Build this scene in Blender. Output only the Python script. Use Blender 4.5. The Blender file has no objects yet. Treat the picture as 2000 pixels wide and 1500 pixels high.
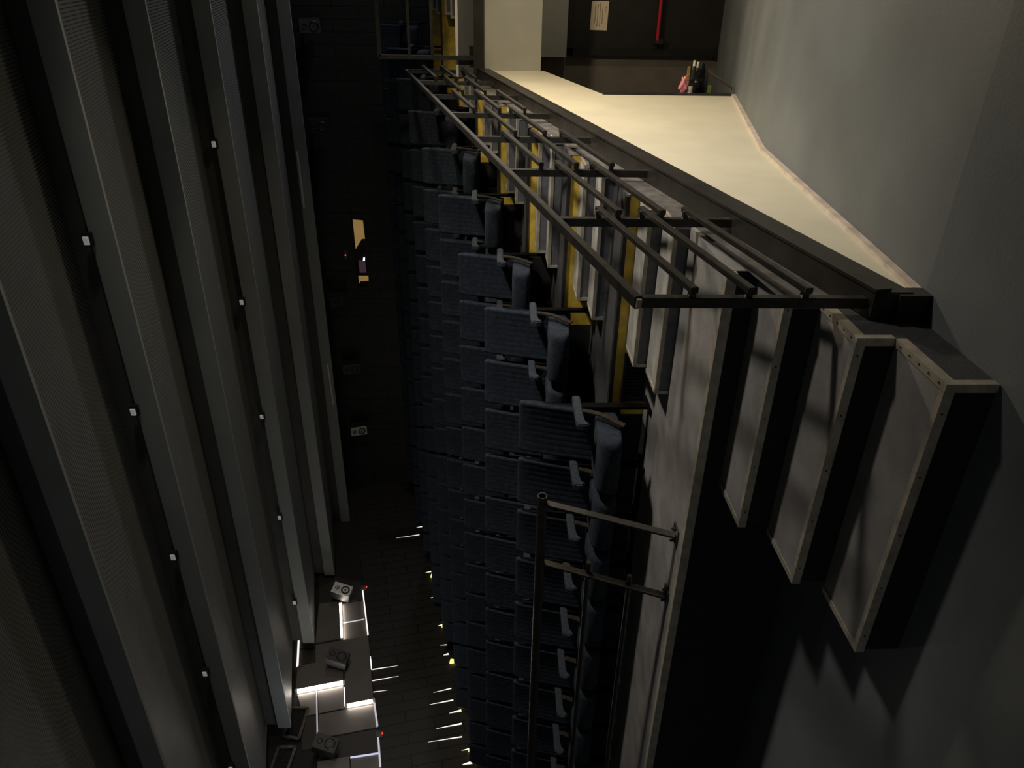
import bpy, bmesh, math, random
from mathutils import Vector, Matrix
random.seed(7)
SC = bpy.context.scene
COL = SC.collection
ZC = 1.79                      # camera height above the lower floor
PI = math.pi

# ------------------------------------------------------------------ camera
F0 = 1450.0
yaw = math.radians(29.2); pit = math.radians(1.74)
Rv = Vector((math.cos(yaw), math.sin(yaw), 0))
Fv = Vector((-math.sin(yaw)*math.cos(pit), math.cos(yaw)*math.cos(pit), -math.sin(pit)))
Uv = Rv.cross(Fv)
cam = bpy.data.cameras.new('camera'); co = bpy.data.objects.new('camera', cam); COL.objects.link(co)
X, Y, Z = -Uv, Rv, -Fv
co.matrix_world = Matrix(((X.x, Y.x, Z.x, 0), (X.y, Y.y, Z.y, 0), (X.z, Y.z, Z.z, ZC), (0, 0, 0, 1)))
cam.sensor_width = 36; cam.lens = 36*F0/2000; cam.clip_start = .05; cam.clip_end = 100
SC.camera = co
def ray(px, py):
    return (Fv + Uv*((1000-px)/F0) + Rv*((750-py)/F0))
def at_x(px, py, x):
    d = ray(px, py); t = x/d.x; return Vector((x, d.y*t, ZC+d.z*t))
def at_y(px, py, y):
    d = ray(px, py); t = y/d.y; return Vector((d.x*t, y, ZC+d.z*t))

# ------------------------------------------------------------------ materials
def mat(name, base, rough=.7, metal=0, noise=0, nscale=8, bump=0, bscale=40, spec=.4, emit=None, estr=0, tint=None, coords='Object'):
    m = bpy.data.materials.new(name); m.use_nodes = True
    nt = m.node_tree; b = nt.nodes['Principled BSDF']
    b.inputs['Base Color'].default_value = (*base, 1); b.inputs['Roughness'].default_value = rough
    b.inputs['Metallic'].default_value = metal; b.inputs['Specular IOR Level'].default_value = spec
    tc = nt.nodes.new('ShaderNodeTexCoord')
    if noise:
        n = nt.nodes.new('ShaderNodeTexNoise'); n.inputs['Scale'].default_value = nscale; n.inputs['Detail'].default_value = 8
        nt.links.new(tc.outputs[coords], n.inputs['Vector'])
        r = nt.nodes.new('ShaderNodeValToRGB')
        r.color_ramp.elements[0].position = .3; r.color_ramp.elements[1].position = .7
        t = tint or base
        r.color_ramp.elements[0].color = (*[c*(1-noise) for c in t], 1)
        r.color_ramp.elements[1].color = (*[min(1, c*(1+noise)) for c in base], 1)
        nt.links.new(n.outputs['Fac'], r.inputs['Fac']); nt.links.new(r.outputs['Color'], b.inputs['Base Color'])
    if bump:
        n = nt.nodes.new('ShaderNodeTexNoise'); n.inputs['Scale'].default_value = bscale; n.inputs['Detail'].default_value = 4
        nt.links.new(tc.outputs[coords], n.inputs['Vector'])
        bp = nt.nodes.new('ShaderNodeBump'); bp.inputs['Strength'].default_value = bump; bp.inputs['Distance'].default_value = .01
        nt.links.new(n.outputs['Fac'], bp.inputs['Height']); nt.links.new(bp.outputs['Normal'], b.inputs['Normal'])
    if emit:
        b.inputs['Emission Color'].default_value = (*emit, 1); b.inputs['Emission Strength'].default_value = estr
    return m
def plank_mat(name, c1, c2, mortar, axis, slope=0.0, w=.9, h=.2):
    """boards: brick texture laid out in the wall's own plane (u along boards, v across)"""
    m = bpy.data.materials.new(name); m.use_nodes = True; nt = m.node_tree; b = nt.nodes['Principled BSDF']
    tc = nt.nodes.new('ShaderNodeTexCoord'); sp = nt.nodes.new('ShaderNodeSeparateXYZ'); nt.links.new(tc.outputs['Object'], sp.inputs[0])
    cb = nt.nodes.new('ShaderNodeCombineXYZ')
    def lin(o1, k1, o2, k2):
        a = nt.nodes.new('ShaderNodeMath'); a.operation = 'MULTIPLY'; a.inputs[1].default_value = k1; nt.links.new(o1, a.inputs[0])
        c = nt.nodes.new('ShaderNodeMath'); c.operation = 'MULTIPLY_ADD'; c.inputs[1].default_value = k2; nt.links.new(o2, c.inputs[0]); nt.links.new(a.outputs[0], c.inputs[2])
        return c.outputs[0]
    a = math.atan(slope); h_out = sp.outputs['Y'] if axis == 'Y' else sp.outputs['X']
    nt.links.new(lin(h_out, -math.sin(a), sp.outputs['Z'], math.cos(a)), cb.inputs[0])
    nt.links.new(lin(h_out, math.cos(a), sp.outputs['Z'], math.sin(a)), cb.inputs[1])
    br = nt.nodes.new('ShaderNodeTexBrick'); br.inputs['Scale'].default_value = 1
    br.inputs['Brick Width'].default_value = w; br.inputs['Row Height'].default_value = h; br.inputs['Mortar Size'].default_value = .012
    br.inputs['Color1'].default_value = (*c1, 1); br.inputs['Color2'].default_value = (*c2, 1); br.inputs['Mortar'].default_value = (*mortar, 1)
    nt.links.new(cb.outputs[0], br.inputs['Vector']); nt.links.new(br.outputs['Color'], b.inputs['Base Color'])
    bp = nt.nodes.new('ShaderNodeBump'); bp.inputs['Strength'].default_value = .5; bp.inputs['Distance'].default_value = .01; bp.invert = True
    nt.links.new(br.outputs['Fac'], bp.inputs['Height']); nt.links.new(bp.outputs['Normal'], b.inputs['Normal'])
    b.inputs['Roughness'].default_value = .55
    return m
M = {}
M['floor'] = mat('floor_grey', (.145, .160, .168), .55, noise=.16, nscale=1.6, bump=.1, bscale=60)
M['tread'] = mat('tread_grey', (.25, .24, .235), .6, noise=.22, nscale=5, bump=.15, bscale=120)
M['stepside'] = mat('step_dark', (.05, .051, .056), .6, noise=.2, nscale=20, bump=.5, bscale=300)
M['boxfront'] = mat('box_front_grey', (.12, .123, .135), .6, noise=.2, nscale=20, bump=.2, bscale=200)
M['nosing'] = mat('nosing_aluminium', (.42, .38, .31), .45, metal=.3, noise=.25, nscale=14)
M['boxtop'] = mat('box_top', (.34, .33, .31), .6, noise=.25, nscale=7)
M['screw'] = mat('screw', (.08, .07, .06), .4, metal=.7)
M['yellow'] = mat('yellow_paint', (.72, .50, .075), .55, noise=.2, nscale=9, tint=(.6, .41, .055))
M['beige'] = mat('beige_wall', (.72, .67, .52), .6, noise=.07, nscale=2.2, bump=.05, bscale=30)
M['greywall'] = mat('pale_grey_wall', (.40, .40, .35), .6, noise=.06, nscale=3)
M['brown'] = mat('brown_wall', (.165, .142, .12), .6, noise=.12, nscale=4)
M['strip'] = mat('pinkish_strip', (.62, .53, .45), .5, noise=.2, nscale=10)
M['black'] = mat('black_paint', (.022, .021, .020), .45, noise=.3, nscale=12)
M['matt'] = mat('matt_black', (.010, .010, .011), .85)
M['rail'] = mat('rail_black_paint', (.034, .031, .027), .34, metal=.2, noise=.3, nscale=15, spec=.6)
M['rubbed'] = mat('bare_chipped_metal', (.45, .38, .28), .4, metal=.3)
M['sill'] = mat('sill_dark_bronze', (.030, .027, .024), .4, metal=.2, noise=.3, nscale=6)
M['dust'] = mat('dusty_side', (.10, .092, .085), .8, noise=.45, nscale=12)
M['fabric'] = mat('navy_fabric', (.023, .030, .042), .95, noise=.35, nscale=30, bump=.6, bscale=260, spec=.12)
M['fabric'].node_tree.nodes['Principled BSDF'].inputs['Sheen Weight'].default_value = .06
M['fabric'].node_tree.nodes['Principled BSDF'].inputs['Sheen Tint'].default_value = (.35, .45, .6, 1)
M['padf'] = mat('armrest_fabric', (.038, .045, .057), .9, noise=.3, nscale=40, bump=.5, bscale=260, spec=.15)
M['bracket'] = mat('brown_bracket', (.028, .023, .018), .75, noise=.3, nscale=20, spec=.1)
M['frame'] = mat('seat_frame_black', (.004, .004, .004), .9, spec=.05)
M['fascia'] = mat('fascia_grey', (.27, .285, .278), .6, noise=.08, nscale=2)
M['band'] = mat('band_dark_grey', (.085, .085, .083), .7, noise=.1, nscale=2)
M['corr'] = mat('corrugated_grey', (.085, .090, .088), .5, noise=.08, nscale=3)
M['ceil'] = mat('ceiling_black', (.012, .012, .012), .9)
M['led'] = mat('led_white', (1, 1, 1), .5, emit=(1, .90, .78), estr=24)
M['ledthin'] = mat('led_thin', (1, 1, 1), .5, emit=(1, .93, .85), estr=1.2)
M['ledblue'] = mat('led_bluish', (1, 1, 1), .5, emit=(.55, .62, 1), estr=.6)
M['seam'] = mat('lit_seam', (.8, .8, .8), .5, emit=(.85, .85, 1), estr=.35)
M['glint'] = mat('painted_light_streak', (1, 1, 1), .5, emit=(1, .93, .8), estr=1.1)
M['litriser'] = mat('lit_riser_yellow', (1, .8, .2), .5, emit=(1, .78, .2), estr=1.6)
M['redlamp'] = mat('red_lamp', (.6, .02, .02), .4, emit=(1, .03, .02), estr=1.5)
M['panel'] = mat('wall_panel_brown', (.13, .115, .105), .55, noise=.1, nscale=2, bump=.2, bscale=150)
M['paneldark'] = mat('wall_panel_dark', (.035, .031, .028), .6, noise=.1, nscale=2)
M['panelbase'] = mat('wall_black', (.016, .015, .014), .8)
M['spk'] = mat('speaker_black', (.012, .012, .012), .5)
M['palelit'] = mat('pale_lit_tone', (.70, .69, .65), .5)  # pale trim tone; on speaker fronts the LED light is put into it
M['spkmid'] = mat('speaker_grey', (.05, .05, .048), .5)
M['cone'] = mat('speaker_cone', (.05, .05, .05), .6)
M['paper'] = mat('paper', (.80, .68, .50), .8)
M['ink'] = mat('ink', (.12, .09, .05), .8)
M['redbar'] = mat('red_push_bar', (.55, .02, .035), .35)
M['door'] = mat('door_black', (.020, .018, .016), .5, noise=.2, nscale=3)
M['doorframe'] = mat('door_frame_black', (.012, .012, .011), .55)
M['pink'] = mat('pink_cloth', (.75, .28, .32), .9, noise=.3, nscale=40)
M['green'] = mat('green_sponge', (.38, .55, .13), .8)
M['white'] = mat('white_plastic', (.75, .73, .62), .5)
M['straw'] = mat('straw_bristle', (.45, .32, .12), .9, noise=.4, nscale=80)
M['greycloth'] = mat('grey_cloth', (.07, .07, .075), .9)
M['lamp'] = mat('lamp_white', (.75, .75, .72), .4, emit=(1, 1, 1), estr=.12)
M['warm'] = mat('booth_wall_lit', (.6, .4, .15), .8, emit=(.62, .38, .13), estr=.33)
M['booth'] = mat('booth_brown', (.05, .03, .015), .8)
M['boothpurple'] = mat('booth_purple', (.12, .08, .11), .5, emit=(.25, .14, .2), estr=.12)
M['boothled'] = mat('booth_led', (1, 1, 1), .5, emit=(.75, .75, 1), estr=1.6)
M['glass'] = mat('booth_glass', (1, 1, 1), .02)
M['glass'].node_tree.nodes['Principled BSDF'].inputs['Transmission Weight'].default_value = 1
M['glass'].node_tree.nodes['Principled BSDF'].inputs['IOR'].default_value = 1.05
SL = .223
M['planks_left'] = plank_mat('planks_left', (.022, .020, .017), (.018, .017, .014), (.004, .004, .003), 'Y', SL)
M['planks_back'] = plank_mat('planks_back', (.020, .019, .017), (.017, .016, .014), (.004, .004, .004), 'X', 0)

# ------------------------------------------------------------------ mesh helpers
class MB:
    def __init__(s): s.v = []; s.f = []; s.mi = []
    def add(s, vs, fs, mi=0):
        b = len(s.v); s.v += [tuple(v) for v in vs]; s.f += [tuple(b+i for i in f) for f in fs]; s.mi += [mi]*len(fs)
    def box(s, x0, x1, y0, y1, z0, z1, mi=0):
        s.add([(x0, y0, z0), (x1, y0, z0), (x1, y1, z0), (x0, y1, z0), (x0, y0, z1), (x1, y0, z1), (x1, y1, z1), (x0, y1, z1)],
              [(0, 3, 2, 1), (4, 5, 6, 7), (0, 1, 5, 4), (1, 2, 6, 5), (2, 3, 7, 6), (3, 0, 4, 7)], mi)
        return s
    def bar(s, p, q, w, h, up=(0, 0, 1), mi=0):
        p = Vector(p); q = Vector(q); d = (q-p).normalized(); u = Vector(up)
        r = d.cross(u)
        if r.length < 1e-4: r = d.cross(Vector((1, 0, 0)))
        r.normalize(); u = r.cross(d)
        vs = []
        for c in (p, q):
            for a, b in ((-1, -1), (1, -1), (1, 1), (-1, 1)): vs.append(c + r*(a*w/2) + u*(b*h/2))
        s.add(vs, [(0, 1, 2, 3), (7, 6, 5, 4), (0, 4, 5, 1), (1, 5, 6, 2), (2, 6, 7, 3), (3, 7, 4, 0)], mi); return s
    def tube(s, p, q, r, n=14, mi=0, r2=None, hollow=0):
        p = Vector(p); q = Vector(q); d = (q-p).normalized(); a = d.orthogonal().normalized(); b = d.cross(a); r2 = r2 or r
        ring = lambda c, rr: [c + (a*math.cos(2*PI*i/n) + b*math.sin(2*PI*i/n))*rr for i in range(n)]
        vs = ring(p, r) + ring(q, r2); fs = [(i, (i+1) % n, n+(i+1) % n, n+i) for i in range(n)]
        if hollow:
            vs += ring(p, r*hollow) + ring(p+d*.06, r*hollow)
            fs += [((i+1) % n, i, 2*n+i, 2*n+(i+1) % n) for i in range(n)]
            fs += [(2*n+(i+1) % n, 2*n+i, 3*n+i, 3*n+(i+1) % n) for i in range(n)] + [tuple(3*n+i for i in range(n))]
        else: fs += [tuple(reversed(range(n)))]
        fs += [tuple(n+i for i in range(n))]
        s.add(vs, fs, mi); return s
    def prism(s, pts, vec, mi=0):
        n = len(pts); vec = Vector(vec); a = [Vector(p) for p in pts]; b = [p+vec for p in a]
        s.add(a+b, [tuple(reversed(range(n))), tuple(range(n, 2*n))] + [(i, (i+1) % n, n+(i+1) % n, n+i) for i in range(n)], mi); return s
    def build(s, name, m, parent=None, loc=None, bevel=0, seg=2, smooth=False):
        me = bpy.data.meshes.new(name); me.from_pydata(s.v, [], s.f)
        for mm in (m if isinstance(m, (list, tuple)) else [m]): me.materials.append(mm)
        me.polygons.foreach_set('material_index', s.mi)
        bm = bmesh.new(); bm.from_mesh(me); bmesh.ops.recalc_face_normals(bm, faces=bm.faces)
        if bevel:
            bmesh.ops.bevel(bm, geom=[e for e in bm.edges if len(e.link_faces) == 2 and e.calc_face_angle(0) > .5], offset=bevel, segments=seg, affect='EDGES', clamp_overlap=True)
        bm.to_mesh(me); bm.free()
        if smooth: me.polygons.foreach_set('use_smooth', [len(p.vertices) < 5 for p in me.polygons])
        me.update()
        o = bpy.data.objects.new(name, me); COL.objects.link(o)
        if parent: o.parent = parent
        if loc: o.location = loc
        return o
def tag(o, label=None, cat=None, group=None, kind=None):
    if label: o['label'] = label
    if cat: o['category'] = cat
    if group: o['group'] = group
    if kind: o['kind'] = kind
    return o
def empty(name, loc, label, cat, group=None):
    o = bpy.data.objects.new(name, None); COL.objects.link(o); o.location = loc; o.empty_display_size = .1
    return tag(o, label, cat, group)
def struct(name, mb, m, label, cat, **k):
    return tag(mb.build(name, m, **k), label, cat, kind='structure')
def dup(root, loc, label, group=None):
    r = root.copy(); COL.objects.link(r); r.location = loc; r['label'] = label
    if group: r['group'] = group
    for ch in root.children:
        c = ch.copy(); COL.objects.link(c); c.parent = r
        for g in ch.children:
            d = g.copy(); COL.objects.link(d); d.parent = c
    return r
ORD = ['first', 'second', 'third', 'fourth', 'fifth', 'sixth', 'seventh', 'eighth', 'ninth', 'tenth', 'eleventh', 'twelfth', 'thirteenth', 'fourteenth', 'fifteenth', 'sixteenth', 'seventeenth', 'eighteenth', 'nineteenth', 'twentieth']

# ------------------------------------------------------------------ levels
XW = -10.75                    # left side wall
YB = 14.35                     # back wall
L0 = ZC-1.135                  # landing
RISE, TD = .26, 1.15
def FL(n): return L0 + RISE*n
def YR(n): return 4.68 + TD*(n-1)      # riser that leads up to floor n
XS = -1.245                    # right side of the raked seating and stair
def ramp(y):                   # lower floor falls away towards the exit door
    z = 0
    for (a, za), (b, zb) in zip(RP[:-1], RP[1:]):
        if a <= y <= b: return za+(zb-za)*(y-a)/(b-a)
    return RP[0][1] if y < RP[0][0] else RP[-1][1]
RP = [(-6, 0), (2.8, 0), (5.6, -.25), (8.35, -.83), (9.6, -1.14), (11.6, -1.50), (13, -1.50)]

# floor
fb = MB()
for (a, za), (b, zb) in zip(RP[:-1], RP[1:]):
    fb.add([(XW, a, za), (4.0, a, za), (4.0, b, zb), (XW, b, zb), (XW, a, za-.2), (4.0, a, za-.2), (4.0, b, zb-.2), (XW, b, zb-.2)],
           [(0, 1, 2, 3), (7, 6, 5, 4), (1, 5, 6, 2), (0, 3, 7, 4)])
struct('floor', fb, M['floor'], 'worn grey floor sloping down to the exit door', 'floor')
# side and back walls
wl = MB(); wl.box(XW-.2, XW, -3, YB+.2, -1.7, 6.2)
struct('wall_left', wl, M['panelbase'], 'black left side wall of the auditorium', 'wall')
wb = MB(); wb.box(XW, 4.0, YB, YB+.2, -1.7, 6.2)
back = struct('wall_back', wb, M['planks_back'], 'dark plank-clad rear wall behind the top row of seats', 'wall')
wr = MB(); wr.box(4.0, 4.2, -6, YB+.2, -1.7, 6.2)
struct('wall_right', wr, M['greywall'], 'pale wall on the right side of the exit passage', 'wall')
cl = MB(); cl.box(XW, 4.0, -3, YB+.2, 5.6, 5.8)
struct('ceiling', cl, M['ceil'], 'black upper ceiling above the sawtooth panels', 'ceiling')

# ------------------------------------------------------------------ raked floor
ld = MB(); ld.box(XW, XS, 3.34, 4.45, L0-.3, L0)
struct('floor.001', ld, M['tread'], 'scuffed grey landing between the stair and the first row', 'floor')
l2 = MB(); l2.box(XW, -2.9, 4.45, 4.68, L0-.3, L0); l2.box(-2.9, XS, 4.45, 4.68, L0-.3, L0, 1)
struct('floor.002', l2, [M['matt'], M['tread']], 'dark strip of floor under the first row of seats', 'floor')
fr = MB(); fr.box(XW, -2.6, 3.33, 3.36, 0, L0-.003)
struct('wall_landing', fr, M['matt'], 'black vertical face under the front edge of the landing', 'wall')
ne = MB(); ne.box(XW, XS, 3.30, 3.345, L0-.045, L0+.006)
struct('trim_1', ne, M['nosing'], 'dull metal nosing along the front edge of the landing', 'trim')
xend = [-2.70, -2.46, -2.385, -2.12, -1.86, -1.62, -1.36, -1.06, -.80]
xbox = [-2.34, -2.345, -2.35, -2.09, -1.83, -1.59]
for n in range(1, 9):
    xr = XS if n <= 5 else 3.9
    y0, y1 = YR(n), (YR(n+1) if n < 8 else YB)
    t = MB(); t.box(XW, xr, y0+.02, y1+.02, FL(n)-.34, FL(n))
    fo = struct('floor.%03d' % (n+2), t, M['stepside'], 'dark carpeted tier under the %s row of seats' % ORD[n], 'floor')
    yl = (-3.07+.2*n) if n <= 5 else -1.6
    r = MB(); r.box(yl, xr-.002, y0, y0+.02, FL(n-1), FL(n)-.02); r.build('yellow_riser', M['yellow'], fo)
    r = MB(); r.box(XW, yl, y0, y0+.02, FL(n-1), FL(n)-.02); r.build('black_riser', M['matt'], fo)
    r = MB(); r.box(XW, xr-.002, y0-.012, y0+.05, FL(n)-.022, FL(n)+.004); r.build('edge_strip', M['black'], fo)

# step boxes: two half-steps in front of every riser
def step_box(x0, x1, y0, y1, z0, z1, label):
    o = empty('step_box', ((x0+x1)/2, (y0+y1)/2, z0), label, 'step', 'grey step boxes up the aisle')
    w, d, h = (x1-x0)/2, (y1-y0)/2, z1-z0; T = .022
    b = MB(); b.box(-w+.004, w-.004, -d+.004, d, 0, h-.004); b.build('body', M['boxfront'], o)
    b = MB(); b.box(-w+T, w-T, -d+T, d, h-.006, h); b.build('tread', M['boxtop'], o)
    b = MB()
    b.box(-w, w, -d-.002, -d+T, h-T, h+.003)
    for sx in (-1, 1):
        xa, xb = (-w-.002, -w+T) if sx < 0 else (w-T, w+.002)
        b.box(xa, xb, -d+T, d, h-T, h+.003); b.box(xa, xb, -d-.002, -d+.008, 0, h-T)
    b.build('metal_edging', M['nosing'], o)
    return o
for n in range(0, 6):
    z = FL(n); yr = YR(n+1)
    for k, nm in ((0, 'lower'), (1, 'upper')):
        step_box(xbox[n]+(.03 if k else 0), XS, yr-.62+.31*k, yr-(.005 if k else .314), z+.001, z+RISE/3*(k+1),
                 '%s grey half-step with metal edging below the %s yellow riser of the aisle' % (nm, ORD[n]))
for n in (6, 7):
    z = FL(n); yr = YR(n+1)
    for k, nm in ((0, 'lower'), (1, 'upper')):
        step_box(-.58+.03*k, .75, yr-.62+.31*k, yr-(.005 if k else .314), z+.001, z+RISE/3*(k+1),
                 '%s white-edged half-step on the far right gangway, %s pair from the rail' % (nm, ORD[n-6]))

# front stair, three treads down from the landing
fr2 = MB(); fr2.box(-2.62, XS-.001, 3.332, 3.36, 0, L0-.006)
struct('wall_riser', fr2, M['matt'], 'dark riser between the top stair tread and the landing', 'wall')
st = empty('staircase', ((XS-2.55)/2, 2.8, 0), 'three broad grey stair treads with dark risers and metal nosings below the landing', 'staircase')
ox, oy = (XS-2.55)/2, 2.8
def loc_box(b, x0, x1, y0, y1, z0, z1, mi=0): b.box(x0-ox, x1-ox, y0-oy, y1-oy, z0, z1, mi)
TZ = [L0, L0-.155, L0-.31, L0-.465]
TY = [3.33, 2.96, 2.59, 2.22]
XL = [-2.50, -2.505, -2.54, -2.585]
T = .03
for i in (1, 2, 3):
    b = MB(); loc_box(b, XL[i]+T, XS-T, TY[i]+T, TY[i-1]+.0, TZ[i]-.02, TZ[i]); b.build('tread', M['tread'], st)
for i in (1, 2, 3):
    b = MB(); zb = TZ[i+1] if i < 3 else 0
    loc_box(b, XL[i]+.01, XS-.01, TY[i]+.008, TY[i-1], 0, TZ[i]-.02); b.build('riser', M['matt'], st)
for i in (1, 2, 3):
    b = MB(); zb = TZ[i+1] if i < 3 else 0
    loc_box(b, XL[i], XS, TY[i], TY[i]+T, TZ[i]-.035, TZ[i]+.004)
    loc_box(b, XL[i], XL[i]+T, TY[i]+T, TY[i-1], TZ[i]-.035, TZ[i]+.004)
    b.build('nosing', M['nosing'], st)
    b = MB(); loc_box(b, XS-T, XS+.004, TY[i]-.004, TY[i-1]-.005, TZ[i]-.037, TZ[i]+.006)
    loc_box(b, XS-T, XS+.004, TY[i]-.004, TY[i]+.03, max(zb+.007, 0), TZ[i]-.038); nz = b.build('side_nosing', M['nosing'], st)
    b = MB()
    for k in range(5):
        y = TY[i]+.04+k*.07
        b.tube((XS-.012-ox, y-oy, TZ[i]+.005), (XS-.012-ox, y-oy, TZ[i]+.009), .004, 8)
        x = XL[i]+.1+k*.28
        b.tube((x-ox, TY[i]-oy+.001, TZ[i]-.015), (x-ox, TY[i]-oy-.003, TZ[i]-.015), .004, 8)
    b.build('screws', M['screw'], nz)
b = MB()
prof = [(TY[3], 0), (TY[3], TZ[3]-.02), (TY[2], TZ[3]-.02), (TY[2], TZ[2]-.02), (TY[1], TZ[2]-.02), (TY[1], TZ[1]-.02), (3.33, TZ[1]-.02), (3.33, 0)]
b.prism([(XS-.009-ox, y-oy, z) for y, z in prof], (.008, 0, 0)); b.build('side_panel', M['stepside'], st)

# parapet wall with black sill, right of the stair
def sillz(y): return ZC-1.612+.2285*(y-2.83)
PX = -1.145
pts = [(2.83, 0), (2.83, sillz(2.83)), (10.40, sillz(10.40)), (10.40, ZC-.70), (8.35, ZC-1.21), (8.35, ramp(8.35)), (5.6, ramp(5.6))]
b = MB(); b.prism([(PX-.09, y, z) for y, z in pts], (.09, 0, 0))
struct('wall_parapet', b, M['beige'], 'pale beige side wall of the raked seating facing the exit passage', 'wall')
b = MB(); y0, y1 = 2.76, 10.42
b.prism([(PX-.10, y0, sillz(y0)-.10), (PX-.10, y0, sillz(y0)+.06), (PX-.10, y1, sillz(y1)+.06), (PX-.10, y1, sillz(y1)-.10)], (.125, 0, 0))
s1 = struct('trim_2', b, M['sill'], 'dark bronze sill capping the pale side wall', 'trim', bevel=.006)
b = MB(); b.bar((PX+.03, y0+.01, sillz(y0)+.03), (PX+.03, y1, sillz(y1)+.03), .014, .075); b.build('sill_lip', M['sill'], s1)
b = MB(); b.box(PX-.10, PX+.02, 2.74, 2.83, .0, sillz(2.76)-.03)
b.build('end_block', M['black'], s1)
b = MB()
for i in range(7):
    (a, za), (c, zc) = ((RP[1][0], 0), (RP[2][0], RP[2][1])) if i == 0 else ((0, 0), (0, 0))
b.bar((PX+.01, 2.83, .02), (PX+.01, 5.6, RP[2][1]+.02), .02, .04); b.bar((PX+.01, 5.6, RP[2][1]+.02), (PX+.01, 8.35, RP[3][1]+.02), .02, .04)
struct('baseboard_parapet', b, M['strip'], 'pinkish strip along the foot of the pale side wall', 'baseboard')
b = MB(); b.box(PX-.10, PX+.016, 8.33, 8.43, ramp(8.35), ZC-1.20)
struct('trim_3', b, M['black'], 'black upright edging at the end of the pale side wall', 'trim')
b = MB(); yy = 4.45
sp = [(3.0, L0-.13)] + []
for n in range(0, 6):
    yr = YR(n+1); z = FL(n)
    sp += [(yr-.62, z), (yr-.62, z+RISE/3), (yr-.31, z+RISE/3), (yr-.31, z+2*RISE/3), (yr, z+2*RISE/3), (yr, z+RISE)]
sp2 = [(y, z-.012) for y, z in sp if y < 10.5] + [(10.43, sillz(10.43)-.05), (3.0, sillz(3)-.05)]
b.prism([(XS+.0015, y, z) for y, z in sp2], (.003, 0, 0))
struct('trim_4', b, M['dust'], 'dusty grey stepped side face just inside the sill', 'trim')

# far fascia, rail and exit door
b = MB(); b.box(PX-.0, 3.9, 10.34, 10.42, ZC-.66, ZC+.07)
struct('wall_fascia', b, M['greywall'], 'pale fascia wall above the exit door', 'wall')
b = MB(); b.box(PX-.10, 3.9, 10.30, 10.42, ZC+.07, ZC+.20)
struct('trim_5', b, M['sill'], 'dark sill along the top of the pale fascia', 'trim')
b = MB(); b.box(XS+.01, 3.9, 10.405, 10.428, ZC+.20, ZC+.40)
b.box(XS+.01, 3.9, 10.40, 10.416, ZC+.40, ZC+.432, 1)
struct('trim_6', b, [M['band'], M['palelit']], 'grey edge panel with a white nosing behind the far rail', 'trim')
b = MB(); b.box(XS, 3.9, 10.42, 11.6, ZC-.66, ZC-.61)
struct('ceiling.001', b, M['brown'], 'soffit over the exit door recess', 'ceiling')
DY = 11.6
b = MB(); b.box(-3.2, -1.07, DY, DY+.1, -1.5, ZC-.5)
struct('wall_door', b, M['brown'], 'brown wall beside the exit door', 'wall')
b = MB(); b.box(-1.07, 3.9, DY-.25, DY-.02, ZC-1.08, ZC-.62)
b.box(-1.07, 3.9, DY, DY+.1, -1.5, ZC-.5)
struct('wall_lintel', b, M['greywall'], 'grey wall band above the exit door', 'wall')
b = MB(); b.box(-2.1, -2.0, 8.4, DY, -1.5, ZC-.6)
struct('wall_recess', b, M['brown'], 'brown wall inside the recess under the seating', 'wall')
dd = bpy.data.objects.new('door_1', None); COL.objects.link(dd); dd.location = (0, DY-.03, -1.5)
tag(dd, 'black exit door with a red push bar and a paper notice', 'door', kind='structure')
H = 2.2; x0, x1 = -1.06, .95
b = MB(); b.box(x0, x0+.1, -.06, .02, 0, H); b.box(x1-.1, x1, -.06, .02, 0, H); b.box(x0, x1, -.06, .02, H-.1, H); b.box(x0-.04, x0+.07, -.09, .02, 0, .06)
b.build('door_frame', M['doorframe'], dd, bevel=.004)
b = MB(); b.box(x0+.1, x1-.1, -.02, .02, .01, H-.1)
b.build('door_leaf', M['door'], dd)
zb = ZC - (1277-956)*10.7/F0 + 1.5
pb = MB(); pb.tube((-.86, -.11, zb), (.6, -.11, zb+.0), .022, 14); pbar = pb.build('push_bar', M['redbar'], dd, smooth=False)
b = MB(); b.box(-.90, -.83, -.13, -.015, zb-.09, zb+.05); b.box(.56, .63, -.13, -.015, zb-.06, zb+.06); b.build('bracket', M['black'], pbar, bevel=.01)
# paper notice
pz = ZC - (1171-956)*10.6/F0
pc = at_y(1171, 30, DY-.06)
nt_ = empty('paper_notice', (pc.x, DY-.052, pc.z), 'small cream paper notice with four handwritten lines taped to the exit door', 'notice')
b = MB(); b.add([(-.19, 0, -.115), (.18, 0, -.125), (.175, 0, .115), (-.185, 0, .125)], [(0, 1, 2, 3)]); b.build('sheet', M['paper'], nt_)
b = MB()
for li, (z, a, c) in enumerate([(.062, -.10, .12), (.028, -.135, .145), (-.006, -.14, .155), (-.040, -.10, .12), (-.085, .03, .12)]):
    x = a
    while x < c:
        w = random.uniform(.008, .022); hh = random.uniform(.004, .008)*(1 if li < 4 else .6)
        xx = x
        while xx < x+w:
            b.box(xx, xx+.0035, -.002, -.001, z-hh+random.uniform(-.002, .002), z+hh*random.uniform(.4, 1)); xx += .0065
        b.box(x, x+w, -.002, -.001, z-.001, z+.001)
        x += w+random.uniform(.006, .012)
b.build('handwriting', M['ink'], nt_)

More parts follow.
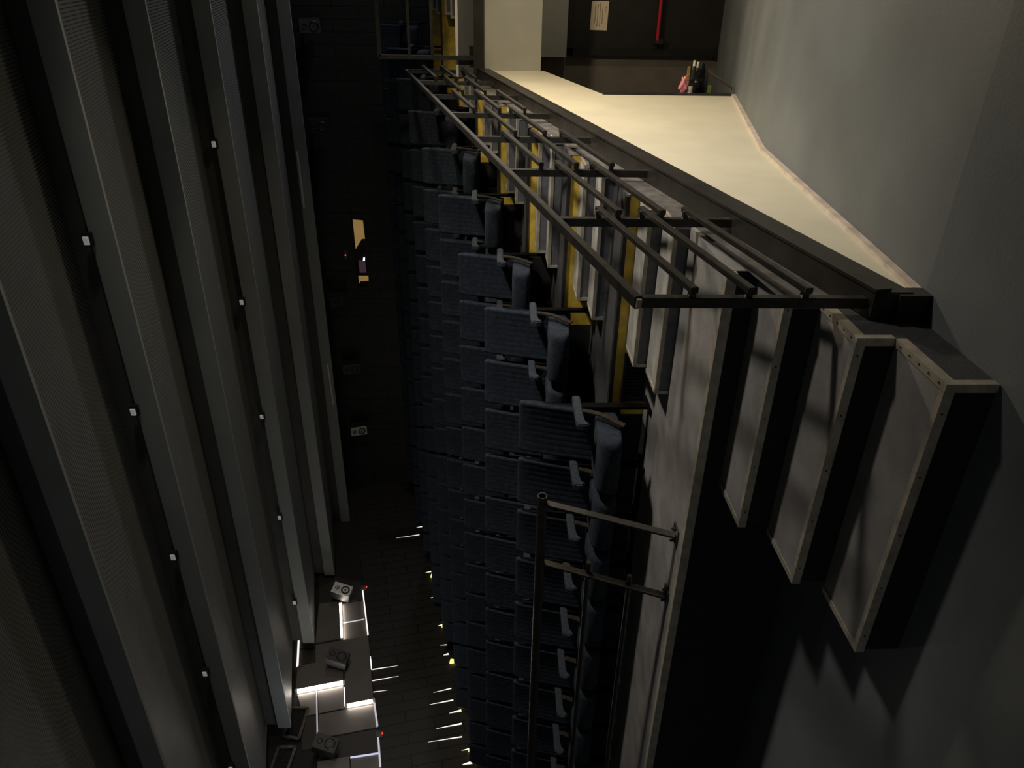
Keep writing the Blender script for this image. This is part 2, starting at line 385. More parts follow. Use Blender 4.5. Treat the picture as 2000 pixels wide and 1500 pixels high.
# cleaning things hanging behind the wall end
def lump(name, m, c, rad, label=None, cat=None, group=None, seed=0, parent=None, amp=.18):
    bm = bmesh.new(); bmesh.ops.create_icosphere(bm, subdivisions=4, radius=1)
    rnd = random.Random(seed); ph = [rnd.uniform(0, 6) for _ in range(6)]
    for v in bm.verts:
        p = v.co.copy(); k = 1+amp*(math.sin(4*p.x+ph[0])*math.sin(5*p.z+ph[1])+.5*math.sin(9*p.z+ph[2])*math.cos(8*p.x+ph[3])+.3*math.sin(17*p.y+13*p.z+ph[4]))
        v.co = Vector((p.x*rad[0]*k, p.y*rad[1]*k, p.z*rad[2]*k))
    me = bpy.data.meshes.new(name); bm.to_mesh(me); bm.free(); me.materials.append(m); me.polygons.foreach_set('use_smooth', [True]*len(me.polygons))
    o = bpy.data.objects.new(name, me); COL.objects.link(o); o.location = c
    if parent: o.parent = parent
    elif label: tag(o, label, cat, group)
    return o
CY = 8.62
def cp(px, py): return at_y(px, py, CY)
def cpx(px, py, y): return at_y(px, py, y)
bg = empty('tool_bag', cp(1356, 158), 'black cleaning tool bag hung behind the end of the pale side wall', 'bag')
o0 = Vector(bg.location)
lump('bag_body', M['matt'], cp(1358, 162)-o0, (.15, .07, .11), seed=3, parent=bg)
lump('bag_flap', M['matt'], cp(1366, 142)-o0, (.10, .05, .06), seed=4, parent=bg)
lump('grey_lining', M['greycloth'], cp(1376, 158)-o0, (.14, .04, .035), seed=8, parent=bg, amp=.05)
b = MB(); p = cp(1356, 155)-o0
b.bar(p+Vector((-.02, -.085, .0)), p+Vector((.03, -.085, .0)), .012, .02); b.build('white_tag', M['white'], bg)
b = MB(); b.bar(cp(1348, 183)-o0+Vector((0, .02, 0)), cp(1366, 176)-o0, .02, .03); b.build('strap', M['matt'], bg)
def bottle(px, py, label):
    c = cpx(px, py, 8.445 if px < 1360 else 8.503); o = empty('spray_bottle', c, label, 'bottle', 'bottles in the cleaning bag')
    b = MB(); b.tube((-.10, 0, 0), (.0, 0, 0), .026, 16); b.tube((0, 0, 0), (.03, 0, 0), .026, 16, r2=.012); b.build('body', M['spk'], o)
    b = MB(); b.tube((.03, 0, 0), (.085, 0, .0), .013, 12); b.build('cap', M['white'], o)
    return o
bottle(1355, 135, 'white-capped bottle poking out of the black bag, nearer the yellow brush')
bottle(1362, 138, 'white-capped bottle poking out of the black bag, nearer the bag strap')
br_ = empty('scrubbing_brush', cpx(1348, 142, 8.46), 'straw coloured brush tucked beside the pink cloth', 'brush')
b = MB(); b.bar((-.09, 0, 0), (.07, 0, .0), .02, .012); b.build('handle', M['bracket'], br_)
b = MB()
for i in range(14):
    x = -.085+i*.011; b.tube((x, -.012, .006), (x, -.014, .035), .0055, 6)
b.build('bristles', M['straw'], br_)
lump('pink_cloth', M['pink'], cpx(1336, 166, 8.47), (.085, .035, .045), 'crumpled pink cleaning cloth hanging above the black tool bag', 'cloth', seed=11, amp=.25)
b = MB(); b.box(-.05, .05, -.03, .03, -.028, .022); sg = b.build('green_sponge', M['green'], None, loc=cp(1383, 176), bevel=.008); tag(sg, 'lime green sponge wedged under the black tool bag', 'sponge')
b = MB(); b.tube((-.03, 0, 0), (.05, 0, 0), .03, 16, r2=.026); o = b.build('white_cup', M['white'], None, loc=cpx(1347, 178, 8.46)); tag(o, 'small white cup beside the pink cloth behind the wall end', 'cup')
a_, c_ = at_y(1373, 132, 9.0), at_y(1436, 176, 9.0)
b = MB(); b.tube((0, 0, 0), c_-a_, .012, 10); o = b.build('broom_stick', M['brown'], None, loc=a_); tag(o, 'thin dark broom stick leaning from floor to black bag', 'stick')

# ------------------------------------------------------------------ stair railing on the sill
RX = PX-.04
rl = empty('stair_railing', (RX, 2.68, 0), 'long dark metal railing of posts and staggered bars climbing beside the aisle', 'railing')
ro = Vector((RX, 2.68, 0))
PY = [2.82+1.1*k for k in range(8)]
def railtop(y): return ZC-.590+.221*(y-2.82)
def L(p): return Vector(p)-ro
b = MB(); b.bar(L((RX, PY[0]-.02, railtop(PY[0])-.02)), L((RX, PY[-1], railtop(PY[-1])-.02)), .055, .035); tr = b.build('top_rail', M['rail'], rl, bevel=.004)
b = MB(); b.bar(L((RX-.016, PY[0]-.024, railtop(PY[0])-.018)), L((RX+.02, PY[0]-.024, railtop(PY[0])-.02)), .03, .02); b.build('chipped_end', M['rubbed'], tr)
for y in PY:
    b = MB(); b.bar(L((RX, y, sillz(y)+.05)), L((RX, y, railtop(y)-.03)), .045, .045, up=(0, 1, 0)); b.build('post', M['rail'], rl, bevel=.003)
for k in range(7):
    offs = (.24, .475, .71) if k % 2 == 0 else (.345, .58)
    for of in offs:
        ya, yb = PY[k], PY[k+1]; bx = RX+.062
        b = MB(); b.bar(L((bx, ya-.04, railtop(ya)-of)), L((bx, yb+.04, railtop(yb)-of)), .028, .034)
        bo = b.build('bar', M['rail'], rl, bevel=.003)
        for y in (ya, yb):
            s = MB(); s.bar(L((RX+.015, y, railtop(y)-of)), L((bx, y, railtop(y)-of)), .028, .028); s.build('stub', M['rail'], bo)

# far rail on the fascia
fr_ = empty('gangway_rail', (-1.0, 10.36, ZC+.2), 'dark guard rail standing on the far sill above the exit', 'railing')
zt = 1.20
b = MB(); b.bar((0, 0, zt), (4.8, 0, zt), .05, .05); b.build('top_rail', M['rail'], fr_, bevel=.004)
for z in (.82, .53):
    b = MB(); b.bar((0, 0, z), (4.8, 0, z), .035, .035); b.build('bar', M['rail'], fr_)
for x in (0, 1.6, 3.2, 4.8):
    b = MB(); b.bar((x, 0, 0), (x, 0, zt), .05, .05, up=(0, 1, 0)); b.build('post', M['rail'], fr_)

# landing rail with leaning posts and round pipes
lr = empty('landing_rail', (-2.98, 3.45, L0), 'low black rail of round pipes on leaning flat posts along the landing', 'railing')
TOPV = Vector((0, .31, .755))
lp = lambda x, t: Vector((x+2.98, 0, 0)) + TOPV*t
b = MB(); b.tube(lp(-2.92, 1.03)+Vector((0, .0, .02)), lp(-10.6, 1.03)+Vector((0, 0, .02)), .032, 20, hollow=.82); b.build('top_pipe', M['rail'], lr)
for x0_, t in ((-3.40, .64), (-3.42, .30)):
    b = MB(); b.tube(lp(x0_, t)+Vector((0, .028, 0)), lp(-10.6, t)+Vector((0, .028, 0)), .017, 14); b.build('lower_pipe', M['rail'], lr)
for x in (-2.98, -3.48, -6.05, -8.6):
    b = MB(); b.bar(lp(x, .0)+Vector((0, 0, .01)), lp(x, 1.02), .014, .05, up=(0, 1, 0)); po = b.build('post', M['rail'], lr)
    b = MB(); p = lp(x, 0); b.box(p.x-.06, p.x+.06, p.y-.04, p.y+.06, 0, .01)
    for sx in (-.045, .045): b.tube((p.x+sx, p.y+.01, .01), (p.x+sx, p.y+.01, .035), .009, 8)
    b.build('foot_plate', M['rail'], po)

# vent grille
def grille(x0, x1, y, z0, z1, label):
    o = empty('vent_grille', ((x0+x1)/2, y, (z0+z1)/2), label, 'vent'); w = (x1-x0)/2; h = (z1-z0)/2
    b = MB(); b.box(-w, w, -.006, 0, -h, h); b.build('back_plate', M['matt'], o)
    b = MB()
    for k in range(14):
        x = -w+.012+k*(2*w-.024)/13; b.box(x-.003, x+.003, -.014, -.006, -h+.01, h-.01)
    b.build('slats', M['black'], o)
    b = MB(); b.box(-w, w, -.016, -.005, h-.01, h); b.box(-w, w, -.016, -.005, -h, -h+.01); b.box(-w, -w+.01, -.016, -.005, -h, h); b.box(w-.01, w, -.016, -.005, -h, h); b.build('frame', M['black'], o)
grille(-2.76, -2.37, YR(1)-.001, L0+.003, L0+.175, 'black slatted vent in the yellow riser beside the lowest grey half-step')
grille(-1.10, -.86, 10.404, ZC+.205, ZC+.26, 'small black vent in the grey edge panel behind the far rail')

# ------------------------------------------------------------------ ceiling sawtooth
FY = [1.4, 2.95, 4.5, 6.05, 7.6, 9.33, 11.2, 13.0]
EX = [-10.35, -10.35, -10.35, -10.35, -10.35, -10.42, -10.6, -10.72]
ZF, ZM, ZT = ZC+3.09, ZC+3.29, ZC+3.48
WH = ['nearest the viewer overhead', 'second nearest overhead', 'third nearest, with widest visible ribbing', 'fourth, carrying the nearer line of small lamps', 'fifth, halfway to the rear wall', 'sixth, carrying the farther line of small lamps', 'seventh, last but one before the rear wall', 'last one, against the dark rear wall']
for i, y in enumerate(FY):
    xe = EX[i]; yn = FY[i+1] if i < 7 else YB
    o = empty('ceiling_baffle', (xe, y, ZF), 'grey ceiling baffle with ribbed underside, '+WH[i], 'ceiling baffle', 'sawtooth ceiling baffles')
    W = 3.98-xe
    b = MB(); b.box(0, W, -.03, 0, 0, ZM-ZF); b.build('fascia', M['fascia'], o)
    b = MB(); b.box(0, W, .02, .04, ZM-ZF-.02, ZT-ZF+.02); b.build('upper_band', M['band'], o)
    # ribbed sloping underside
    b = MB(); pitch = .028; n = int(W/pitch); D = .010; dy = yn-y+.018; dz = ZT-ZF
    vs = []; fs = []
    for k in range(n+1):
        x = k*pitch
        for dx, dd_ in ((0, 0), (.5*pitch, 0), (.55*pitch, D), (.95*pitch, D)):
            vs += [(x+dx, 0, .002+dd_), (x+dx, dy, dz+dd_)]
    for k in range(len(vs)//2-1): fs.append((2*k, 2*k+1, 2*k+3, 2*k+2))
    b.add(vs, fs); b.build('ribbed_panel', M['corr'], o)
    b = MB(); b.prism([(0, -.03, 0), (0, -.03, ZM-ZF), (0, dy, dz+.03), (0, dy, dz)], (-.02, 0, 0)); b.build('end_cap', M['fascia'], o)
lamp0 = None
def lamp(x, y, label, group):
    global lamp0
    if lamp0 is None:
        lamp0 = empty('ceiling_lamp', (x, y, ZM), label, 'lamp', group)
        b = MB(); b.box(-.055, .055, -.085, -.031, -.03, .04); b.build('housing', M['black'], lamp0, bevel=.004)
        b = MB(); b.box(-.035, .035, -.098, -.085, -.018, .03); b.build('lens', M['lamp'], lamp0, bevel=.004)
        return lamp0
    return dup(lamp0, (x, y, ZM), label, group)
for k, x in enumerate((-1.99, -3.63, -5.4, -7.18, -8.95)):
    lamp(x, 6.05, 'small square white lamp on the fourth ceiling baffle, %s from the right' % ORD[k], 'small lamps on the fourth baffle')
for k, x in enumerate((-1.88, -3.92, -5.71, -7.57, -9.4)):
    lamp(x, 9.33, 'small square white lamp on the sixth ceiling baffle, %s from the right' % ORD[k], 'small lamps on the sixth baffle')
for (pa, pb, nm) in (((580, 296), (594, 405), 'right'), ((640, 712), (651, 790), 'left')):
    a = at_y(*pa, 12.95); c = at_y(*pb, 12.95)
    b = MB(); b.bar((0, 0, 0), c-a, .02, .025); o = b.build('conduit', M['palelit'], None, loc=a); tag(o, 'thin pale tube along the top of the last baffle, %s one of two' % nm, 'tube', 'pale tubes on the last baffle')

# ------------------------------------------------------------------ left wall: planks below, panels and LEDs above
ptop0 = at_x(745, 1500, XW); ptop1 = at_x(705, 1100, XW)
sl = (ptop1.z-ptop0.z)/(ptop1.y-ptop0.y)
def ptz(y): return ptop0.z+sl*(y-ptop0.y)
b = MB(); b.prism([(XW+.001, -3, .0), (XW+.001, -3, max(.1, ptz(-3))), (XW+.001, YB, ptz(YB)), (XW+.001, YB, 0)], (.03, 0, 0))
wp = tag(b.build('wall_side', M['planks_left'], None), 'dark vertical planking on the left wall beside the seats', 'wall', kind='structure')
def c7(cx, cy): return at_x(450+cx*.36657, 950+cy*.36667, XW)
def wallquad(pts, dep, m, name, label, cat, group):
    P = [c7(*p) for p in pts]; c = sum(P, Vector())/len(P); c.x = XW+.002
    b = MB(); b.prism([p-Vector((c.x, c.y, c.z)) + Vector((XW+.002-XW, 0, 0)) for p in P], (dep, 0, 0))
    o = b.build(name, m, None, loc=c); return tag(o, label, cat, group)
PAN = [
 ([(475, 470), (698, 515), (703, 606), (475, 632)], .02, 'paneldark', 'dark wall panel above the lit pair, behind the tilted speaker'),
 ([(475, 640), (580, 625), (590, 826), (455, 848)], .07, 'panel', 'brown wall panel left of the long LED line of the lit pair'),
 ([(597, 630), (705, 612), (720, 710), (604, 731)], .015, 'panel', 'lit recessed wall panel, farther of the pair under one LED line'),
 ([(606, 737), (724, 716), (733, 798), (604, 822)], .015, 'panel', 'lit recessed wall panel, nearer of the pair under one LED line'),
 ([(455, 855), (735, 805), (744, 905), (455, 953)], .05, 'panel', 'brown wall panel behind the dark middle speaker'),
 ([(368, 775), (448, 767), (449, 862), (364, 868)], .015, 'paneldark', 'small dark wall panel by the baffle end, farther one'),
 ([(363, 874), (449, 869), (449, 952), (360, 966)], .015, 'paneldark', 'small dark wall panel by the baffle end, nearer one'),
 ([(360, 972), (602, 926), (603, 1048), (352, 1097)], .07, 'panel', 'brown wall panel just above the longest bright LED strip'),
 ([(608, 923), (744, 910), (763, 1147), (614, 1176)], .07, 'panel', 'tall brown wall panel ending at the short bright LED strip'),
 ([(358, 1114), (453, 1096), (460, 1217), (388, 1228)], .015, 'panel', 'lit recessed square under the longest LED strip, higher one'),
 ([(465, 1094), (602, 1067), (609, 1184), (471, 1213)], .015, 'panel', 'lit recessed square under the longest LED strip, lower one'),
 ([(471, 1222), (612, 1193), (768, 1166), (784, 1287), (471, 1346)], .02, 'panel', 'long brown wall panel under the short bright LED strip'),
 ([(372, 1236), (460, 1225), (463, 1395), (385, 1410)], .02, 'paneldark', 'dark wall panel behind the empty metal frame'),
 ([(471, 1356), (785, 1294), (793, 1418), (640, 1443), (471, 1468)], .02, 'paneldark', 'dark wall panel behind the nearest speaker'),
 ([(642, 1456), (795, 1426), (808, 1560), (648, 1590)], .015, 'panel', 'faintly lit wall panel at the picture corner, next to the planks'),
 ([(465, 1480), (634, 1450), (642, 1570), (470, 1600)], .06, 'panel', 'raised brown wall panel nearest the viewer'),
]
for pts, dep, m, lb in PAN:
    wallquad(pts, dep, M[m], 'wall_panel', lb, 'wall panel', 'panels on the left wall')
def led(p, q, w, m, label, off=.05, name='led_strip', caps=True, group='LED strips on the left wall'):
    a, c = c7(*p), c7(*q); a.x = c.x = XW+off
    o = empty(name, a, label, 'light strip', group)
    d = c-a
    b = MB(); b.bar((0, 0, 0), d, w, w*.8, up=(1, 0, 0)); b.build('tube', m, o)
    if caps:
        u = d.normalized()
        b = MB(); b.bar(-u*.03, u*.01, w*1.3, w, up=(1, 0, 0)); b.build('end_cap', M['palelit'], o)
        b = MB(); b.bar(d-u*.01, d+u*.03, w*1.3, w, up=(1, 0, 0)); b.build('end_cap', M['palelit'], o)
    return o
led((587, 632), (595, 822), .034, M['led'], 'bright LED strip running along the lit pair of panels', .05)
led((356, 1103), (603, 1056), .052, M['led'], 'longest bright LED strip, slanting down across the wall', .05)
led((622, 1180), (762, 1153), .048, M['led'], 'short bright LED strip ending at the plank edge', .05)
led((368, 772), (359, 968), .03, M['ledthin'], 'thin LED strip along the baffle end and two dark panels', .04, caps=False)
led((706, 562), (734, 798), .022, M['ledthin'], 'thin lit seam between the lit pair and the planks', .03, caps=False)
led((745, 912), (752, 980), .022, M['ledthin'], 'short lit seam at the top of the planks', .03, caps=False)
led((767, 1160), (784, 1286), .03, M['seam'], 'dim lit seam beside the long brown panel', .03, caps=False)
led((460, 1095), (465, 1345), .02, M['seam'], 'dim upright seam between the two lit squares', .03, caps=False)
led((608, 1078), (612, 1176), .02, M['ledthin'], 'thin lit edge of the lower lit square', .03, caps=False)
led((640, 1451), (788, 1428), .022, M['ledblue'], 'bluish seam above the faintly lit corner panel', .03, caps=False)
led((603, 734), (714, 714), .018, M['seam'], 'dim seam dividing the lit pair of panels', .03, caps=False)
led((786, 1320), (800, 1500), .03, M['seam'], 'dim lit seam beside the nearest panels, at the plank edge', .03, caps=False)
# glowing slivers painted as streaks of grazing light on the planks
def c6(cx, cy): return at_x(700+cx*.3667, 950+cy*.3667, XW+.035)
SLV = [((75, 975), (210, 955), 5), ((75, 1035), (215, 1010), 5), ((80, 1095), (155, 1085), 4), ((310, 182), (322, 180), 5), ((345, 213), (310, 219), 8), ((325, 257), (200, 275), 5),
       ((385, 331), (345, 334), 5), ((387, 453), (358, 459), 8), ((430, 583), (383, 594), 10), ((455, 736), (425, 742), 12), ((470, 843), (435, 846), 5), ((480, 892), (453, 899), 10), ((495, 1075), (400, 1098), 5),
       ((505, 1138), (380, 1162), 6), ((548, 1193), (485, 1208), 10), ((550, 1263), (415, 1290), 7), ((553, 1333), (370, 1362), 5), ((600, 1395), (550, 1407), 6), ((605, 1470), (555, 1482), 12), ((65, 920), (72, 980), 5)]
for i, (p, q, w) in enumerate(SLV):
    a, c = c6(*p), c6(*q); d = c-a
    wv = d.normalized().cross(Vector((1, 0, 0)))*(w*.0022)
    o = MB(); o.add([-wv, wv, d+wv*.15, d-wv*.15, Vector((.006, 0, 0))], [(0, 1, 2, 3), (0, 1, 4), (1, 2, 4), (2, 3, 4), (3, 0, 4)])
    ob = o.build('painted_streak', M['glint'], wp, loc=a)
YLS = [((405, 470), (430, 486)), ((466, 728), (482, 752)), ((508, 926), (540, 943)), ((555, 1150), (600, 1170)), ((610, 1397), (665, 1413))]  # lit yellow riser seen between seats, painted as glowing patches
for i, (p, q) in enumerate(YLS):
    a, c = c6(*p), c6(*q); m_ = (a+c)/2; dz = abs(a.z-c.z)/2; dy = abs(a.y-c.y)/2
    b = MB(); m_.z += .07; b.prism([(0, -dy, dz), (0, -dy*.7, -dz), (0, dy*.6, -dz), (0, dy, dz*.7)], (.04, 0, 0)); o = b.build('lit_riser_patch', M['litriser'], None, loc=m_)
    tag(o, 'small glowing patch painted as lit yellow riser by the left wall, %s from the rear' % ORD[i], 'light', 'glowing lit-riser patches by the left wall')
for i, (px, py) in enumerate(((711, 1147), (741, 1433))):
    c = at_x(px, py, XW+.06)
    o = empty('wall_sensor', c, 'little white box with a red lamp at the plank top, %s' % ('farther one' if i == 0 else 'nearer one'), 'sensor', 'red-lamp boxes on the left wall')
    b = MB(); b.box(-.06, .0, -.05, .06, -.06, .06); b.build('box', M['dust'], o, bevel=.005)
    b = MB(); b.tube((.0, 0, -.05), (.02, 0, -.05), .013, 12); b.build('red_lamp', M['redlamp'], o)

# speakers
def speaker(c, rot, label, pale, s=1.0):
    o = empty('wall_speaker', c, label, 'speaker', 'loudspeakers on the dark walls'); o.rotation_euler = rot; o.scale = (s, s, s)
    b = MB(); b.box(-.12, .12, -.02, .20, -.19, .19); b.build('cabinet', M['spk'], o, bevel=.006)
    b = MB(); b.box(-.118, .118, -.032, -.02, -.188, .188); b.build('front_panel', pale, o)
    for z, r in ((.10, .045), (-.07, .088)):
        b = MB(); n = 28
        ring = lambda rr, y: [(rr*math.cos(2*PI*i/n), y, z+rr*math.sin(2*PI*i/n)) for i in range(n)]
        vs = ring(r, -.034)+ring(r*.86, -.046)+ring(r*.8, -.036)
        b.add(vs, [(i, (i+1) % n, n+(i+1) % n, n+i) for i in range(n)]+[(n+i, n+(i+1) % n, 2*n+(i+1) % n, 2*n+i) for i in range(n)]); w_ = b.build('driver_ring', M['spk'], o)
        b = MB(); b.add(ring(r*.8, -.036)+ring(r*.3, -.024+.0)+ring(r*.28, -.034), [(i, (i+1) % n, n+(i+1) % n, n+i) for i in range(n)]+[(n+i, n+(i+1) % n, 2*n+(i+1) % n, 2*n+i) for i in range(n)]+[tuple(2*n+i for i in range(n))])
        b.build('cone', M['cone'], w_)
    b = MB(); b.bar((0, .2, 0), (0, .34, .05), .05, .05); b.build('wall_bracket', M['black'], o)
    return o
for (px, py, pale, lb) in ((701, 841, M['palelit'], 'speaker on the rear wall, front coloured as LED-lit, brightest one'),
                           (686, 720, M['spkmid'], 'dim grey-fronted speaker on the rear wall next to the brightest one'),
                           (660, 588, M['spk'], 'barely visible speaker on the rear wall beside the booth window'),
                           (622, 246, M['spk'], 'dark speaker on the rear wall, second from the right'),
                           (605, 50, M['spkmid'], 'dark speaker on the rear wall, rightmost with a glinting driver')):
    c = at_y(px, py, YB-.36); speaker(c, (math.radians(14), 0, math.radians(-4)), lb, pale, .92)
for (px, py, pale, lb, rx, s) in ((668, 1152, M['palelit'], 'tilted speaker with front coloured as LED-lit above the lit pair of panels', 10, .95),
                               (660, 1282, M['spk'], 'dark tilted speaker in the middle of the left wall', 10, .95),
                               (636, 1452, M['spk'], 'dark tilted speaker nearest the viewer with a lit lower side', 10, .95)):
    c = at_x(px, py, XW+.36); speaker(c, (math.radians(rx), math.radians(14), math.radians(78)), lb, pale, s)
# empty frames on the upper left wall
def wframe(pts, label):
    P = [c7(*p) for p in pts]; c = sum(P, Vector())/4; o = empty('metal_frame', (XW, c.y, c.z), label, 'frame', 'empty frames on the left wall')
    b = MB(); Q = [p-Vector((XW-.10, c.y, c.z)) for p in P]
    for i in range(4): b.bar(Q[i], Q[(i+1) % 4], .035, .035, up=(1, 0, 0))
    b.build('frame_bars', M['dust'], o)
    b = MB(); b.bar((0, 0, 0), (.10, 0, 0), .03, .03); b.build('mount', M['black'], o)
    b = MB(); b.add([q-Vector((.03, 0, 0)) for q in Q], [(0, 1, 2, 3)]); b.build('back_panel', M['matt'], o)
wframe([(330, 1200), (418, 1203), (368, 1365), (285, 1350)], 'slanted empty metal frame high on the left wall, farther one')
wframe([(262, 1410), (350, 1410), (300, 1560), (215, 1545)], 'slanted empty metal frame high on the left wall, nearer one')

# projection booth window in the back wall
wn = bpy.data.objects.new('window_1', None); COL.objects.link(wn)
q0 = at_y(686, 424, YB); q1 = at_y(720, 560, YB)
xa, xb, za, zb = q1.x, q0.x, q1.z-.02, q0.z
wn.location = ((xa+xb)/2, YB-.03, (za+zb)/2); tag(wn, 'long projection booth window glowing warm in the rear wall', 'window', kind='structure')
w = (xb-xa)/2; h = (zb-za)/2
b = MB(); b.box(-w-.05, w+.05, -.02, .03, h, h+.04); b.box(-w-.05, w+.05, -.02, .03, -h-.04, -h); b.box(-w-.05, -w, -.02, .03, -h, h); b.box(w, w+.05, -.02, .03, -h, h)
b.build('window_frame', M['black'], wn)
def wl_(px, py): p = at_y(px, py, YB); return Vector((p.x-wn.location.x, 0, p.z-wn.location.z))
b = MB(); b.add([wl_(*p)+Vector((0, .015, 0)) for p in ((689, 428), (709, 430), (713, 466), (707, 466), (695, 486))], [(0, 1, 2, 3, 4)]); b.build('lit_interior', M['warm'], wn)
b = MB(); b.add([wl_(*p)+Vector((0, .016, 0)) for p in ((713, 466), (707, 466), (695, 489), (715, 489))], [(0, 1, 2, 3)]); b.build('brown_shape', M['booth'], wn)
b = MB(); b.add([wl_(*p)+Vector((0, .015, 0)) for p in ((700, 538), (720, 538), (720, 553), (702, 553))], [(0, 1, 2, 3)]); b.build('lit_interior', M['warm'], wn)
b = MB(); b.add([wl_(*p)+Vector((0, .014, 0)) for p in ((704, 549), (720, 548), (720, 554), (702, 554))], [(0, 1, 2, 3)]); b.build('brown_shape', M['booth'], wn)
b = MB(); b.add([wl_(*p)+Vector((0, .015, 0)) for p in ((700, 508), (713, 508), (716, 532), (703, 532))], [(0, 1, 2, 3)]); b.build('machine', M['boothpurple'], wn)
b = MB(); b.add([wl_(*p)+Vector((0, .012, 0)) for p in ((710, 502), (713, 502), (713, 509), (709, 509))], [(0, 1, 2, 3)]); b.build('white_lamp', M['boothled'], wn)
b = MB(); b.box(-w, w, .004, .006, -h, h); b.build('pane', M['glass'], wn)
c = at_y(675, 498, YB-.03)
o = empty('wall_sensor', c, 'grey box with a red lamp above the booth window', 'sensor')
b = MB(); b.box(-.09, .09, -.01, .02, -.03, .03); b.build('box', M['band'], o); b = MB(); b.tube((0, -.01, 0), (0, -.02, 0), .014, 10); b.build('red_lamp', M['redlamp'], o)

# ------------------------------------------------------------------ cinema seats
def loft(rings, cap=True):
    b = MB(); n = len(rings[0]); vs = [p for r in rings for p in r]; fs = []
    for k in range(len(rings)-1):
        for i in range(n): fs.append((k*n+i, k*n+(i+1) % n, (k+1)*n+(i+1) % n, (k+1)*n+i))
    if cap: fs += [tuple(reversed(range(n))), tuple((len(rings)-1)*n+i for i in range(n))]
    b.add(vs, fs); return b
def back_mesh():
    NR = 9; hw = .220; rings = []
    prof = [(.20, -.05, .13, .95), (.38, -.04, .165, 1), (.55, -.012, .135, 1), (.70, .014, .11, 1), (.82, .04, .08, 1), (.885, .052, .065, .985), (.908, .058, .045, .95), (.916, .062, .02, .90)]
    for z, y, th, sx in prof:
        r = []; rib = 1 if z < .84 else 0
        m_ = NR*6
        for i in range(m_+1):
            t = i/m_; x = (-1+2*t)*hw*sx
            edge = min(1, (1-abs(2*t-1))*10); d = .5*th*math.sqrt(max(0, 1-(1-edge)**2))
            fy = y-d + (.0016*abs(math.cos(PI*t*NR))**6 if rib else 0) + .012*(1-abs(2*t-1)**2)
            r.append((x, fy, z))
        for i in range(12, -1, -1):
            t = i/12; x = (-1+2*t)*hw*sx; edge = min(1, (1-abs(2*t-1))*10); d = .5*th*math.sqrt(max(0, 1-(1-edge)**2))
            r.append((x, y+d+.001, z))
        rings.append(r)
    return loft(rings)
def cush_mesh():
    rings = []; n = 24
    for x, s in ((-.215, .80), (-.212, .90), (-.20, .97), (-.17, 1), (0, 1.02), (.17, 1), (.20, .97), (.212, .90), (.215, .80)):
        r = []
        for i in range(n):
            a = 2*PI*i/n; ca, sa = math.cos(a), math.sin(a)
            y = -.30 + .235*s*math.copysign(abs(ca)**.5, ca); z = .315+.085*s*math.copysign(abs(sa)**.6, sa)+.03*(-(y+.3)/.25)*.3
            r.append((x, y, z))
        rings.append(r)
    return loft(rings)
seat0 = empty('cinema_seat', (0, 0, 0), 'x', 'seat')
back_mesh().build('backrest', M['fabric'], seat0, smooth=True)
cush_mesh().build('cushion', M['fabric'], seat0, smooth=True)
def arm(x, parent):
    b = MB(); b.prism([(x-.025, .02, .485), (x-.025, .02, .54), (x-.025, -.32, .545), (x-.025, -.375, .535), (x-.025, -.385, .50), (x-.025, -.378, .465), (x-.025, -.345, .455), (x-.025, -.33, .48), (x-.025, -.27, .487)], (.05, 0, 0))
    a = b.build('armrest', M['padf'], parent, bevel=.008, seg=2)
    b = MB(); top = [(-.17, .488), (-.19, .43), (-.22, .37), (-.27, .31), (-.33, .26), (-.37, .22)]
    pr = [(x+.005, p[0]-.018, p[1]+.012) for p in top]+[(x+.005, p[0]+.018, p[1]-.012) for p in reversed(top)]
    b.prism(pr, (.012, 0, 0)); b.build('bracket', M['bracket'], a)
    b = MB(); b.box(x-.012, x+.010, -.12, -.06, 0, .49); b.box(x-.023, x+.023, -.20, .03, 0, .012); b.build('leg_frame', M['frame'], a)
    return a
arm(.25, seat0)
seat1 = empty('cinema_seat', (0, 0, 0), 'x', 'seat')
for ch in seat0.children:
    c = ch.copy(); COL.objects.link(c); c.parent = seat1
    for g in ch.children: d = g.copy(); COL.objects.link(d); d.parent = c
arm(-.25, seat1)
used = {'0': False, '1': False}
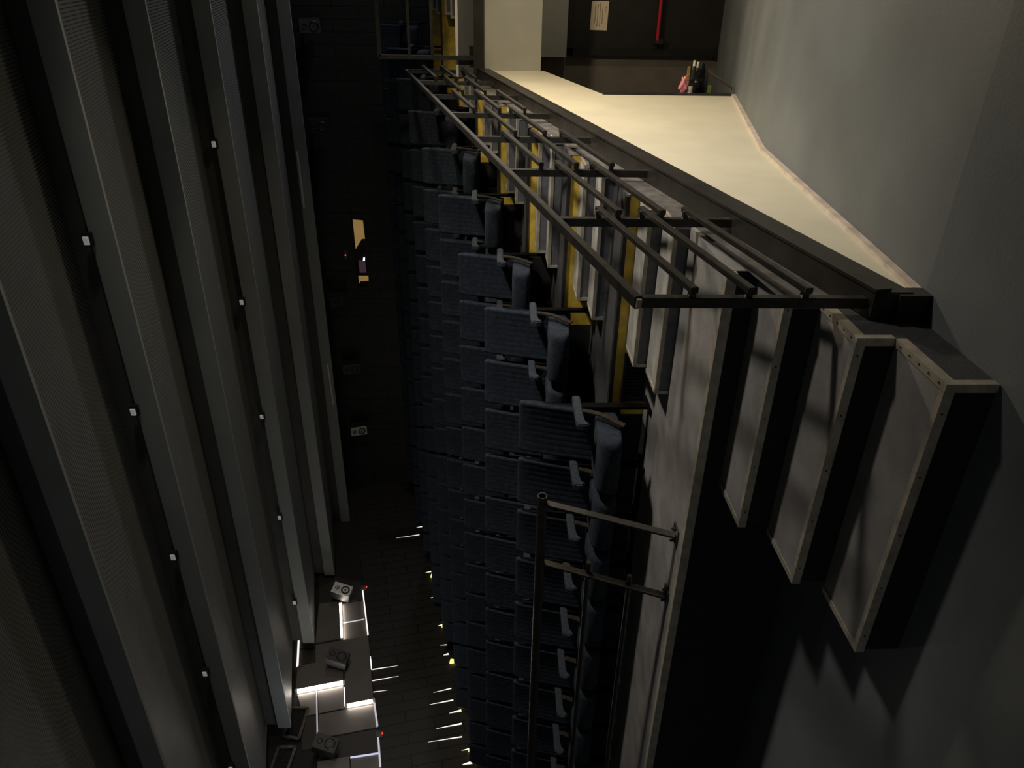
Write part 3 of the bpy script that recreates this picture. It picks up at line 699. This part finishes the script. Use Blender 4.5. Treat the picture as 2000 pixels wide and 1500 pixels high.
for n in range(0, 9):
    cnt = int((xend[n]-.02-(XW+.06))/.5)
    for k in range(cnt):
        x = xend[n]-.25-.5*k; y = 4.60+TD*n; z = FL(n)
        if n == 8: y = min(y, YB-.16)
        lb = 'navy ribbed cinema seat, %s from the aisle in the %s row up from the landing' % (ORD[k], ORD[n])
        if n == 8: lb = 'navy ribbed cinema seat, %s from the aisle in the top row against rear wall' % ORD[k]
        src, key = (seat1, '1') if k == cnt-1 else (seat0, '0')
        gr = 'cinema seats in the %s row' % ORD[n]
        if not used[key]: src.location = (x, y, z); src['label'] = lb; src['group'] = gr; used[key] = True; o = src
        else: o = dup(src, (x, y, z), lb, gr)
        o['category'] = 'seat'

# ------------------------------------------------------------------ lights
def area(name, loc, target, size, power, color, shape='DISK', sy=None):
    l = bpy.data.lights.new(name, 'AREA'); l.energy = power; l.color = color; l.shape = shape; l.size = size
    if sy: l.size_y = sy
    o = bpy.data.objects.new(name, l); COL.objects.link(o); o.location = loc
    o.rotation_euler = (Vector(target)-Vector(loc)).to_track_quat('-Z', 'Y').to_euler(); return o
def point(name, loc, power, color, r=.08):
    l = bpy.data.lights.new(name, 'POINT'); l.energy = power; l.color = color; l.shadow_soft_size = r
    o = bpy.data.objects.new(name, l); COL.objects.link(o); o.location = loc; return o
area('passage_lamp', (3.2, 4.7, 3.85), (-3.2, 5.6, 1.2), .5, 66, (1, .92, .80)).data.spread = math.radians(78)
area('exit_lamp', (1.2, 8.0, 2.7), (-1.15, 7.0, .8), .3, 105, (1, .82, .56))
area('door_fill', (2.8, 9.2, .6), (-1, 11.6, .2), .3, 22, (1, .85, .65))  # unseen fill added to brighten the door recess
area('gangway_lamp', (2.8, 12.8, 3.0), (-3, 4, 5.2), .3, 90, (.95, .97, 1))
area('left_fill', (-10.1, 6.3, ZC+1.9), (-6.5, 11.5, ZC+3.0), .8, 6, (.95, .98, 1))  # unseen fill added for the left fascia ends and seats
area('screen_glow', (-5, -4.5, 3.0), (-4, 8, 2.8), 5, 22, (.95, 1, .95), 'RECTANGLE', 2.2)
W = bpy.data.worlds.new('world'); SC.world = W; W.use_nodes = True
W.node_tree.nodes['Background'].inputs[0].default_value = (.6, .7, .8, 1); W.node_tree.nodes['Background'].inputs[1].default_value = .004
SC.view_settings.view_transform = 'Standard'; SC.view_settings.look = 'None'; SC.view_settings.exposure = 0
